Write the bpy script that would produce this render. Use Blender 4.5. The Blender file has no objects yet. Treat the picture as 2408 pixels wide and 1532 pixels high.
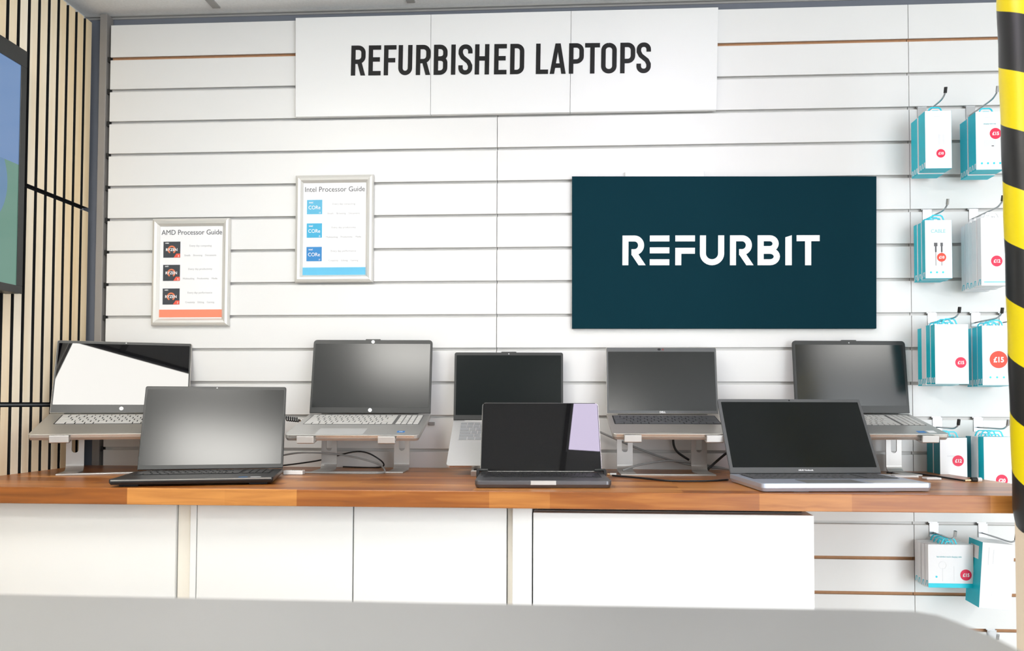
import bpy, math, random
from mathutils import Matrix, Vector
import mathutils
random.seed(7)
PI = math.pi
SC = bpy.context.scene
COL = SC.collection

# ------------------------------------------------------------------ camera
F_PX, SHX, SHY = 1850.0, 50.032, 128.506          # focal length and principal point offset (px of a 2408x1532 frame)
CAM = Vector((1.44333, -2.31684, 1.13509))
YAW, PITCH, ROLL = 0.0576564, 0.0297135, 0.0024471
def _axes():
    sy, cy, sp, cp = math.sin(YAW), math.cos(YAW), math.sin(PITCH), math.cos(PITCH)
    f = Vector((-sy*cp, cy*cp, sp)); r = Vector((cy, sy, 0)); u = r.cross(f)
    c, s = math.cos(ROLL), math.sin(ROLL)
    return c*r + s*u, -s*r + c*u, f
R_, U_, F_ = _axes()
cd = bpy.data.cameras.new('camera'); cam = bpy.data.objects.new('camera', cd); COL.objects.link(cam)
cam.matrix_world = Matrix(((R_.x, U_.x, -F_.x, CAM.x), (R_.y, U_.y, -F_.y, CAM.y), (R_.z, U_.z, -F_.z, CAM.z), (0, 0, 0, 1)))
cd.sensor_width = 36; cd.lens = F_PX/2408*36
cd.shift_x = -SHX/2408; cd.shift_y = SHY/2408
cd.clip_start = .02; cd.clip_end = 60
cd.dof.use_dof = True; cd.dof.focus_distance = 2.12
cd.dof.aperture_fstop = (cd.lens/1000)/0.0065
SC.camera = cam

# ------------------------------------------------------------------ world, lights, exposure
SC.view_settings.view_transform = 'Standard'; SC.view_settings.look = 'None'
SC.view_settings.gamma = 1; SC.view_settings.exposure = -.23
W = bpy.data.worlds.new('world'); SC.world = W; W.use_nodes = True
wn = W.node_tree; bg = wn.nodes['Background']
bg.inputs[0].default_value = (.91, .955, 1.0, 1); bg.inputs[1].default_value = 1.15
def area(name, loc, target, sx, sy, power, col):
    l = bpy.data.lights.new(name, 'AREA'); l.shape = 'RECTANGLE'; l.size = sx; l.size_y = sy; l.energy = power; l.color = col
    o = bpy.data.objects.new(name, l); COL.objects.link(o); o.location = loc
    o.rotation_euler = (Vector(target)-Vector(loc)).to_track_quat('-Z', 'Y').to_euler(); return o
area('shopfront_daylight', (4.2, -5.2, 1.2), (2.0, 0, 1.0), 2.4, 2.0, 130, (.88, .94, 1.0))

# point on a world plane seen at a pixel of the photograph: used to measure positions
def ray(px, py): return F_ + R_*((px-1204-SHX)/F_PX) - U_*((py-766-SHY)/F_PX)
def atY(px, py, Y): d = ray(px, py); return CAM + d*((Y-CAM.y)/d.y)
def atZ(px, py, Z): d = ray(px, py); return CAM + d*((Z-CAM.z)/d.z)
def atX(px, py, X): d = ray(px, py); return CAM + d*((X-CAM.x)/d.x)

# ------------------------------------------------------------------ materials
def mat(name, col, rough=.5, metal=0, noise=0, nscale=60, bump=0, emit=None, es=0, spec=None, coat=0, stretch=None):
    m = bpy.data.materials.new(name); m.use_nodes = True
    nt = m.node_tree; b = nt.nodes['Principled BSDF']
    b.inputs['Roughness'].default_value = rough; b.inputs['Metallic'].default_value = metal
    c = tuple(col)+(1,)
    b.inputs['Base Color'].default_value = c
    if spec is not None: b.inputs['Specular IOR Level'].default_value = spec
    if coat: b.inputs['Coat Weight'].default_value = coat; b.inputs['Coat Roughness'].default_value = .05
    if noise or bump:
        tc = nt.nodes.new('ShaderNodeTexCoord'); mp = nt.nodes.new('ShaderNodeMapping'); n = nt.nodes.new('ShaderNodeTexNoise')
        n.inputs['Scale'].default_value = nscale; n.inputs['Detail'].default_value = 3
        if stretch: mp.inputs['Scale'].default_value = stretch
        nt.links.new(tc.outputs['Object'], mp.inputs[0]); nt.links.new(mp.outputs[0], n.inputs['Vector'])
        if noise:
            mx = nt.nodes.new('ShaderNodeMix'); mx.data_type = 'RGBA'
            mx.inputs['A'].default_value = tuple(min(1, x*(1-noise)) for x in col)+(1,)
            mx.inputs['B'].default_value = tuple(min(1, x*(1+noise)) for x in col)+(1,)
            nt.links.new(n.outputs['Fac'], mx.inputs['Factor']); nt.links.new(mx.outputs['Result'], b.inputs['Base Color'])
        if bump:
            bp = nt.nodes.new('ShaderNodeBump'); bp.inputs['Strength'].default_value = bump; bp.inputs['Distance'].default_value = .001
            nt.links.new(n.outputs['Fac'], bp.inputs['Height']); nt.links.new(bp.outputs[0], b.inputs['Normal'])
    if emit: b.inputs['Emission Color'].default_value = tuple(emit)+(1,); b.inputs['Emission Strength'].default_value = es
    return m
def srgb(r, g, b):
    f = lambda c: ((c/255)/12.92 if c/255 <= .04045 else ((c/255+.055)/1.055)**2.4)
    return (f(r), f(g), f(b))
M = {}
M['slat'] = mat('slatwall_melamine', (.80, .795, .78), .38, noise=.015, nscale=3)
M['mdf'] = mat('raw_mdf', srgb(205, 155, 115), .8, noise=.12, nscale=80)
M['alu'] = mat('aluminium_insert', (.74, .725, .70), .5, .15, noise=.06, nscale=20)
M['greywall'] = mat('grey_wall_paint', srgb(118, 122, 132), .8, noise=.04, nscale=20)
M['post'] = mat('grey_steel_post', srgb(150, 146, 142), .5, .2, noise=.05, nscale=15)
M['tile'] = mat('mineral_ceiling_tile', (.88, .88, .87), .9, noise=.10, nscale=160, bump=.3)
M['tbar'] = mat('ceiling_grid_metal', srgb(170, 168, 165), .5, .1)
M['floor'] = mat('floor_vinyl', (.70, .69, .67), .5, noise=.1, nscale=4)
M['paint'] = mat('white_wall_paint', (.75, .75, .74), .8, noise=.03, nscale=5)
M['felt'] = mat('black_felt', (.006, .006, .007), .95, noise=.3, nscale=300)
M['white'] = mat('white_laminate', (.86, .86, .85), .3, noise=.01, nscale=4)
M['cream'] = mat('cream_laminate_side', srgb(238, 232, 220), .45, noise=.02, nscale=5)
M['sign'] = mat('white_sign_board', (.84, .84, .83), .35, noise=.01, nscale=3)
M['ink'] = mat('black_vinyl_lettering', (.010, .010, .010), .45, noise=.1, spec=.3)
M['teal_board'] = mat('dark_teal_board', srgb(15, 49, 59), .8, noise=.01, nscale=3, spec=.04)
M['logo_white'] = mat('white_lettering', (.95, .95, .95), .6, noise=.01)
M['frame'] = mat('satin_aluminium_frame', srgb(222, 220, 214), .35, .35, noise=.02, nscale=10)
M['paper'] = mat('poster_paper', (.88, .88, .88), .3, noise=.01)
M['greytext'] = mat('grey_print', srgb(95, 95, 98), .6, noise=.02)
M['palegrey'] = mat('faint_grey_print', srgb(196, 196, 196), .6, noise=.02)
M['orange'] = mat('orange_print', srgb(240, 140, 110), .5, noise=.02)
M['sky'] = mat('sky_blue_print', srgb(95, 185, 222), .5, noise=.02)
M['badge_dark'] = mat('dark_badge_print', srgb(62, 66, 72), .5, noise=.05)
M['badge_red'] = mat('red_badge_print', srgb(235, 95, 75), .5, noise=.05)
M['darkred'] = mat('dark_red_shutter_dot', srgb(120, 58, 58), .5, noise=.05)
M['ring'] = mat('orange_ring_print', srgb(225, 125, 85), .5, noise=.1)
M['blue1'] = mat('light_blue_badge', srgb(90, 180, 215), .5, noise=.05)
M['blue2'] = mat('cyan_badge', srgb(60, 172, 212), .5, noise=.05)
M['blue3'] = mat('mid_blue_badge', srgb(40, 130, 195), .5, noise=.05)
M['silver'] = mat('silver_laptop_shell', (.48, .475, .455), .33, .55, noise=.02, nscale=200)
M['silver_light'] = mat('pale_silver_laptop_shell', (.60, .60, .59), .38, .4, noise=.02, nscale=200)
M['silver_warm'] = mat('warm_silver_laptop_shell', (.50, .47, .42), .33, .55, noise=.02, nscale=200)
M['bluesilver'] = mat('blue_silver_laptop_shell', (.50, .54, .63), .35, .5, noise=.02, nscale=200)
M['spacegrey'] = mat('dark_grey_aluminium_shell', (.14, .14, .15), .35, .7, noise=.03, nscale=200)
M['blackshell'] = mat('black_laptop_shell', (.012, .012, .013), .35, .1, noise=.1, nscale=200)
M['edge'] = mat('bright_metal_edge', (.62, .60, .56), .25, .9, noise=.02)
M['bezel'] = mat('black_bezel_plastic', (.022, .023, .022), .4, noise=.05)
M['bezel_grey'] = mat('grey_bezel_plastic', (.10, .103, .105), .4, noise=.05)
M['matte'] = mat('matte_display_panel', (.003, .004, .0037), .19, noise=.05, nscale=400, spec=.62)
M['matte_soft'] = mat('soft_matte_display_panel', (.004, .006, .006), .25, noise=.05, nscale=400, spec=.3)
M['mattedark'] = mat('dark_matte_display_panel', (.003, .006, .006), .26, noise=.05, nscale=400, spec=.14)
M['glossy'] = mat('glossy_display_glass', (.001, .001, .002), .012, noise=.01, spec=.54)
M['key_silver'] = mat('silver_keycap', (.62, .61, .58), .45, .1, noise=.02)
M['key_grey'] = mat('grey_keycap', (.34, .35, .36), .45, noise=.02)
M['key_dark'] = mat('dark_keycap', (.085, .087, .09), .45, noise=.02)
M['key_black'] = mat('black_keycap', (.014, .014, .015), .35, noise=.02)
M['well'] = mat('keyboard_well', (.15, .15, .145), .6, noise=.02)
M['well_dark'] = mat('dark_keyboard_well', (.02, .02, .021), .6, noise=.02)
M['stand'] = mat('brushed_aluminium_stand', (.56, .545, .525), .38, .5, noise=.02, nscale=80)
M['rubber'] = mat('black_rubber', (.012, .012, .012), .6, noise=.1)
M['cable'] = mat('grey_cable', (.36, .36, .355), .5, noise=.05)
M['cable_black'] = mat('black_cable', (.012, .012, .013), .4, noise=.05)
M['brass'] = mat('brass_plug', (.75, .55, .3), .25, .9, noise=.05)
M['whiteplastic'] = mat('white_plastic', (.84, .84, .83), .4, noise=.01)
M['boxwhite'] = mat('white_carton', (.88, .88, .885), .45, noise=.01)
M['teal'] = mat('turquoise_carton', srgb(0, 196, 214), .45, noise=.03)
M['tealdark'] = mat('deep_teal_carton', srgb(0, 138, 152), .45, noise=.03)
M['tab'] = mat('turquoise_plastic_tab', srgb(15, 208, 228), .35, noise=.02)
M['tabclear'] = mat('white_plastic_tab', (.85, .86, .87), .35, noise=.02)
M['sticker'] = mat('red_price_sticker', srgb(232, 30, 75), .5, noise=.02)
M['sticker2'] = mat('orange_red_price_sticker', srgb(235, 70, 45), .5, noise=.02)
M['chrome'] = mat('chrome_hook', (.50, .51, .52), .28, 1, noise=.01)
M['tealtext'] = mat('pale_teal_print', srgb(150, 215, 220), .5, noise=.02)
M['bluesticker'] = mat('blue_sticker', srgb(40, 120, 190), .4, noise=.05)
M['counter'] = mat('grey_counter_laminate', (.25, .25, .243), .42, noise=.12, nscale=1.6)
M['led'] = mat('led_panel_diffuser', (.9, .9, .9), .5, emit=(1, .975, .92), es=25)
M['led2'] = mat('lilac_tinted_lamp_diffuser', (.8, .75, .9), .5, emit=(.86, .76, 1.0), es=19)

def slat_material():
    m = mat('pale_oak_slat', srgb(238, 218, 178), .5)
    nt = m.node_tree; b = nt.nodes['Principled BSDF']
    tc = nt.nodes.new('ShaderNodeTexCoord'); sp = nt.nodes.new('ShaderNodeSeparateXYZ'); nt.links.new(tc.outputs['Object'], sp.inputs[0])
    d = nt.nodes.new('ShaderNodeMath'); d.operation = 'DIVIDE'; d.inputs[1].default_value = .04; nt.links.new(sp.outputs['Y'], d.inputs[0])
    fl = nt.nodes.new('ShaderNodeMath'); fl.operation = 'FLOOR'; nt.links.new(d.outputs[0], fl.inputs[0])
    wn_ = nt.nodes.new('ShaderNodeTexWhiteNoise'); wn_.noise_dimensions = '1D'; nt.links.new(fl.outputs[0], wn_.inputs['W'])
    mp = nt.nodes.new('ShaderNodeMapping'); mp.inputs['Scale'].default_value = (60, 60, 3); nt.links.new(tc.outputs['Object'], mp.inputs[0])
    n = nt.nodes.new('ShaderNodeTexNoise'); n.inputs['Scale'].default_value = 1; n.inputs['Detail'].default_value = 4; nt.links.new(mp.outputs[0], n.inputs['Vector'])
    a = nt.nodes.new('ShaderNodeMath'); a.operation = 'MULTIPLY_ADD'; a.inputs[1].default_value = .5; nt.links.new(n.outputs['Fac'], a.inputs[0]); 
    h = nt.nodes.new('ShaderNodeMath'); h.operation = 'MULTIPLY'; h.inputs[1].default_value = .5; nt.links.new(wn_.outputs['Value'], h.inputs[0]); nt.links.new(h.outputs[0], a.inputs[2])
    cr = nt.nodes.new('ShaderNodeValToRGB'); cr.color_ramp.elements[0].color = srgb(236, 208, 160)+(1,); cr.color_ramp.elements[1].color = srgb(255, 246, 226)+(1,)
    cr.color_ramp.elements[0].position = .15; cr.color_ramp.elements[1].position = .8
    nt.links.new(a.outputs[0], cr.inputs[0]); nt.links.new(cr.outputs[0], b.inputs['Base Color']); return m
M['oak'] = slat_material()

def wood_material():
    m = mat('acacia_worktop_wood', (.4, .2, .06), .32)
    nt = m.node_tree; b = nt.nodes['Principled BSDF']; N = nt.nodes.new; L = nt.links.new
    tc = N('ShaderNodeTexCoord'); sp = N('ShaderNodeSeparateXYZ'); L(tc.outputs['Object'], sp.inputs[0])
    ad = N('ShaderNodeMath'); ad.operation = 'ADD'; L(sp.outputs['Y'], ad.inputs[0]); L(sp.outputs['Z'], ad.inputs[1])
    cb = N('ShaderNodeCombineXYZ'); of = N('ShaderNodeMath'); of.operation = 'ADD'; of.inputs[1].default_value = .018; L(ad.outputs[0], of.inputs[0]); L(sp.outputs['X'], cb.inputs[0]); L(of.outputs[0], cb.inputs[1])
    br = N('ShaderNodeTexBrick'); L(cb.outputs[0], br.inputs['Vector'])
    br.inputs['Scale'].default_value = 1; br.inputs['Brick Width'].default_value = .46; br.inputs['Row Height'].default_value = .045
    br.inputs['Mortar Size'].default_value = .0006; br.inputs['Mortar Smooth'].default_value = .3
    br.inputs['Color1'].default_value = (0, 0, 0, 1); br.inputs['Color2'].default_value = (1, 1, 1, 1); br.inputs['Mortar'].default_value = (.2, .2, .2, 1)
    br.offset = .37; br.offset_frequency = 2
    mp = N('ShaderNodeMapping'); mp.inputs['Scale'].default_value = (5, 70, 70); L(tc.outputs['Object'], mp.inputs[0])
    n = N('ShaderNodeTexNoise'); n.inputs['Scale'].default_value = 1; n.inputs['Detail'].default_value = 6; n.inputs['Distortion'].default_value = .6; L(mp.outputs[0], n.inputs['Vector'])
    s = N('ShaderNodeSeparateColor'); L(br.outputs['Color'], s.inputs[0])
    # the front stave row has its own sequence of dark and golden staves
    xr = N('ShaderNodeMath'); xr.operation = 'DIVIDE'; xr.inputs[1].default_value = 2.6; L(sp.outputs['X'], xr.inputs[0])
    fr = N('ShaderNodeValToRGB'); fr.color_ramp.interpolation = 'CONSTANT'; el = fr.color_ramp.elements
    el[0].position = 0; el[0].color = (.12, .12, .12, 1); el[1].position = .43/2.6; el[1].color = (.95, .95, .95, 1)
    for x_, v_ in ((.651, .1), (.6535, .85), (.815, .22), (1.24, .55), (1.38, .3), (1.82, .65), (2.02, .42), (2.30, .8)):
        e_ = el.new(x_/2.6); e_.color = (v_, v_, v_, 1)
    L(xr.outputs[0], fr.inputs[0])
    ls = N('ShaderNodeMath'); ls.operation = 'LESS_THAN'; ls.inputs[1].default_value = .36; L(of.outputs[0], ls.inputs[0])
    sx_ = N('ShaderNodeMix'); sx_.data_type = 'FLOAT'; L(ls.outputs[0], sx_.inputs['Factor']); L(s.outputs[0], sx_.inputs['A']); L(fr.outputs[0], sx_.inputs['B'])
    m1 = N('ShaderNodeMath'); m1.operation = 'MULTIPLY'; m1.inputs[1].default_value = .50; L(sx_.outputs['Result'], m1.inputs[0])
    m2 = N('ShaderNodeMath'); m2.operation = 'MULTIPLY_ADD'; m2.inputs[1].default_value = .75; L(n.outputs['Fac'], m2.inputs[0]); L(m1.outputs[0], m2.inputs[2])
    cr = N('ShaderNodeValToRGB'); e = cr.color_ramp.elements
    e[0].position = .12; e[0].color = srgb(98, 56, 26)+(1,); e[1].position = .95; e[1].color = srgb(208, 142, 72)+(1,)
    x = e.new(.5); x.color = srgb(152, 88, 36)+(1,)
    L(m2.outputs[0], cr.inputs[0]); L(cr.outputs[0], b.inputs['Base Color']); return m
M['wood'] = wood_material()

def plain_wood():
    m = mat('pale_pine', srgb(238, 222, 196), .6, noise=.06, nscale=1, stretch=(60, 60, 4)); return m
M['pine'] = plain_wood()

def hazard_material():
    m = mat('hazard_tape', (.8, .7, 0), .35); nt = m.node_tree; b = nt.nodes['Principled BSDF']; N = nt.nodes.new; L = nt.links.new
    tc = N('ShaderNodeTexCoord'); sp = N('ShaderNodeSeparateXYZ'); L(tc.outputs['Object'], sp.inputs[0])
    at = N('ShaderNodeMath'); at.operation = 'ARCTAN2'; L(sp.outputs['Y'], at.inputs[0]); L(sp.outputs['X'], at.inputs[1])
    k = N('ShaderNodeMath'); k.operation = 'MULTIPLY'; k.inputs[1].default_value = 1/(2*PI); L(at.outputs[0], k.inputs[0])
    z = N('ShaderNodeMath'); z.operation = 'MULTIPLY_ADD'; z.inputs[1].default_value = 1/.24; L(sp.outputs['Z'], z.inputs[0]); L(k.outputs[0], z.inputs[2])
    of = N('ShaderNodeMath'); of.operation = 'ADD'; of.inputs[1].default_value = HAZ_PHASE; L(z.outputs[0], of.inputs[0])
    fr = N('ShaderNodeMath'); fr.operation = 'FRACT'; L(of.outputs[0], fr.inputs[0])
    gt = N('ShaderNodeMath'); gt.operation = 'GREATER_THAN'; gt.inputs[1].default_value = .5; L(fr.outputs[0], gt.inputs[0])
    mx = N('ShaderNodeMix'); mx.data_type = 'RGBA'; L(gt.outputs[0], mx.inputs['Factor'])
    mx.inputs['A'].default_value = (.018, .018, .017, 1); mx.inputs['B'].default_value = srgb(245, 222, 0)+(1,)
    L(mx.outputs['Result'], b.inputs['Base Color']); return m
HAZ_PHASE = .88
M['hazard'] = hazard_material()

def tv_material():
    # the picture shown on the monitor: blue sky field over green field with a pale blue disc
    m = mat('monitor_picture', (.01, .01, .01), .15); nt = m.node_tree; b = nt.nodes['Principled BSDF']; N = nt.nodes.new; L = nt.links.new
    tc = N('ShaderNodeTexCoord'); sp = N('ShaderNodeSeparateXYZ'); L(tc.outputs['Object'], sp.inputs[0])
    g = N('ShaderNodeMath'); g.operation = 'MULTIPLY_ADD'; g.inputs[1].default_value = .0; L(sp.outputs['Y'], g.inputs[0]); L(sp.outputs['Z'], g.inputs[2])
    gt = N('ShaderNodeMath'); gt.operation = 'GREATER_THAN'; gt.inputs[1].default_value = 1.753; L(g.outputs[0], gt.inputs[0])
    di = N('ShaderNodeVectorMath'); di.operation = 'DISTANCE'; L(tc.outputs['Object'], di.inputs[0]); di.inputs[1].default_value = (-.012, -.554, 1.693)
    lt = N('ShaderNodeMath'); lt.operation = 'LESS_THAN'; lt.inputs[1].default_value = .147; L(di.outputs['Value'], lt.inputs[0])
    m1 = N('ShaderNodeMix'); m1.data_type = 'RGBA'; m1.inputs['A'].default_value = srgb(112, 160, 142)+(1,); m1.inputs['B'].default_value = srgb(108, 150, 190)+(1,); L(lt.outputs[0], m1.inputs['Factor'])
    m2 = N('ShaderNodeMix'); m2.data_type = 'RGBA'; L(m1.outputs['Result'], m2.inputs['A']); m2.inputs['B'].default_value = srgb(122, 158, 208)+(1,); L(gt.outputs[0], m2.inputs['Factor'])
    L(m2.outputs['Result'], b.inputs['Emission Color']); b.inputs['Emission Strength'].default_value = .85; return m
M['tv'] = tv_material()

# ------------------------------------------------------------------ mesh helpers
class MB:
    def __init__(s): s.v = []; s.f = []; s.mi = []
    def add(s, vs, fs, mi=0):
        o = len(s.v); s.v += [tuple(v) for v in vs]; s.f += [tuple(i+o for i in f) for f in fs]; s.mi += [mi]*len(fs); return s
    def box(s, a, b, mi=0, mtx=None):
        x0, y0, z0 = a; x1, y1, z1 = b
        vs = [(x0,y0,z0),(x1,y0,z0),(x1,y1,z0),(x0,y1,z0),(x0,y0,z1),(x1,y0,z1),(x1,y1,z1),(x0,y1,z1)]
        if mtx: vs = [mtx @ Vector(v) for v in vs]
        return s.add(vs, [(0,3,2,1),(4,5,6,7),(0,1,5,4),(1,2,6,5),(2,3,7,6),(3,0,4,7)], mi)
    def prism(s, poly, fn, d0, d1, mi=0):
        # poly: 2d outline (ccw); fn(u, v, d) -> 3d
        n = len(poly); vs = [fn(u, v, d0) for u, v in poly]+[fn(u, v, d1) for u, v in poly]
        return s.add(vs, [tuple(range(n))[::-1], tuple(range(n, 2*n))]+[(i, (i+1) % n, n+(i+1) % n, n+i) for i in range(n)], mi)
    def hexa(s, p, mi=0):   # eight corners, bottom four then top four
        return s.add(p, [(0,3,2,1),(4,5,6,7),(0,1,5,4),(1,2,6,5),(2,3,7,6),(3,0,4,7)], mi)
    def tube(s, pts, r, n=10, mi=0, caps=True, r1=None):
        pts = [Vector(p) for p in pts]; N = len(pts); rings = []; prev = None
        for i, p in enumerate(pts):
            t = (pts[min(i+1, N-1)]-pts[max(i-1, 0)]).normalized()
            if prev is None:
                a = Vector((0, 0, 1)) if abs(t.z) < .9 else Vector((1, 0, 0)); u = t.cross(a).normalized()
            else: u = (prev-t*prev.dot(t)).normalized()
            w = t.cross(u); prev = u
            rr = r if r1 is None else r+(r1-r)*i/(N-1)
            rings.append([p+(u*math.cos(2*PI*k/n)+w*math.sin(2*PI*k/n))*rr for k in range(n)])
        vs = [v for rg in rings for v in rg]; fs = []
        for i in range(N-1):
            for k in range(n): fs.append((i*n+k, i*n+(k+1) % n, (i+1)*n+(k+1) % n, (i+1)*n+k))
        if caps: fs += [tuple(range(n))[::-1], tuple((N-1)*n+k for k in range(n))]
        return s.add(vs, fs, mi)
    def build(s, name, m, parent=None, mtx=None, bevel=0, smooth=False, seg=2):
        me = bpy.data.meshes.new(name); me.from_pydata(s.v, [], s.f)
        ms = m if isinstance(m, (list, tuple)) else [m]
        for x in ms: me.materials.append(M[x] if isinstance(x, str) else x)
        me.polygons.foreach_set('material_index', s.mi)
        me.update()
        import bmesh
        bm = bmesh.new(); bm.from_mesh(me); bmesh.ops.recalc_face_normals(bm, faces=bm.faces); bm.to_mesh(me); bm.free()
        if smooth: me.shade_smooth()
        o = bpy.data.objects.new(name, me); COL.objects.link(o)
        if parent: o.parent = parent
        if mtx: o.matrix_local = mtx
        if bevel:
            b = o.modifiers.new('bevel', 'BEVEL'); b.width = bevel; b.segments = seg; b.limit_method = 'ANGLE'; b.angle_limit = .7
            b.harden_normals = False
        return o
def rrect(x0, y0, x1, y1, r, n=5, corners=(1, 1, 1, 1)):
    # ccw from bottom left; corners: bl, br, tr, tl rounded?
    out = []
    for (cx, cy, a0, c, px, py) in ((x0+r, y0+r, PI, 0, x0, y0), (x1-r, y0+r, 1.5*PI, 1, x1, y0), (x1-r, y1-r, 0, 2, x1, y1), (x0+r, y1-r, .5*PI, 3, x0, y1)):
        if corners[c]: out += [(cx+r*math.cos(a0+PI/2*i/n), cy+r*math.sin(a0+PI/2*i/n)) for i in range(n+1)]
        else: out.append((px, py))
    return out
def tag(o, label, cat=None, group=None, kind=None):
    if label: o['label'] = label
    if cat: o['category'] = cat
    if group: o['group'] = group
    if kind: o['kind'] = kind
    return o
def empty(name, mtx, label, cat, group=None):
    o = bpy.data.objects.new(name, None); COL.objects.link(o); o.matrix_world = mtx; o.empty_display_size = .05
    return tag(o, label, cat, group)
def struct(o, label=None): o['kind'] = 'structure'; return tag(o, label)
def spline(pts, n=8):
    pts = [Vector(p) for p in pts]; P = [pts[0]]+pts+[pts[-1]]; out = []
    for i in range(1, len(P)-2):
        for k in range(n):
            t = k/n; a, b, c, d = P[i-1], P[i], P[i+1], P[i+2]
            out.append(.5*((2*b)+(c-a)*t+(2*a-5*b+4*c-d)*t*t+(3*b-a-3*c+d)*t**3))
    return out+[pts[-1]]
XZ = lambda u, v, d: (u, d, v)      # outline in x/z, depth along y
XY = lambda u, v, d: (u, v, d)
T = Matrix.Translation
def RX(a): return Matrix.Rotation(a, 4, 'X')
def RY(a): return Matrix.Rotation(a, 4, 'Y')
def RZ(a): return Matrix.Rotation(a, 4, 'Z')

def text(s, h, mname, parent, mtx, name='lettering', xs=1, bold=0, depth=.0003, align='CENTER'):
    """text lying in local x/z, facing -y, height h of a capital"""
    cu = bpy.data.curves.new('t', 'FONT'); cu.body = s; cu.size = h/.73; cu.offset = bold*h; cu.extrude = depth; cu.align_x = align; cu.resolution_u = 4
    t = bpy.data.objects.new('t', cu); COL.objects.link(t)
    dg = bpy.context.evaluated_depsgraph_get(); me = bpy.data.meshes.new_from_object(t.evaluated_get(dg))
    bpy.data.objects.remove(t); bpy.data.curves.remove(cu)
    me.transform(Matrix.Diagonal((xs, 1, 1, 1))); me.transform(RX(PI/2)); me.name = name
    me.materials.clear(); me.materials.append(M[mname])
    o = bpy.data.objects.new(name, me); COL.objects.link(o)
    if parent: o.parent = parent
    o.matrix_local = mtx; return o

# stroke lettering -------------------------------------------------
def arc(cx, cy, rx, ry, a0, a1, n=8): return [(cx+rx*math.cos(math.radians(a0+(a1-a0)*i/n)), cy+ry*math.sin(math.radians(a0+(a1-a0)*i/n))) for i in range(n+1)]
def stroke(mb, pts, t, fn, d0, d1, closed=False):
    P = []
    for p in pts:
        v = Vector((p[0], p[1]))
        if not P or (v-P[-1]).length > 1e-6: P.append(v)
    n = len(P); L_, R2 = [], []
    for i in range(n):
        a = P[(i-1) % n] if (closed or i > 0) else None; b = P[(i+1) % n] if (closed or i < n-1) else None
        d1_ = (P[i]-a).normalized() if a is not None else None; d2_ = (b-P[i]).normalized() if b is not None else None
        if d1_ is None: d1_ = d2_
        if d2_ is None: d2_ = d1_
        tt = (d1_+d2_).normalized(); nn = Vector((-tt.y, tt.x)); k = max(.45, nn.dot(Vector((-d1_.y, d1_.x))))
        L_.append(P[i]+nn*(t/2/k)); R2.append(P[i]-nn*(t/2/k))
    for i in range(n if closed else n-1):
        j = (i+1) % n
        mb.prism([tuple(R2[i]), tuple(R2[j]), tuple(L_[j]), tuple(L_[i])], fn, d0, d1)
def glyph(m, S, H, t, d):
    for q_, st in enumerate(S):
        if st[0] == 'poly': m.prism([(a*H, b*H) for a, b in st[1]], XZ, 0, d-.00006*q_)
        else: stroke(m, [(a*H, b*H) for a, b in st], t*H, XZ, 0, d-.00006*q_)
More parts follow.
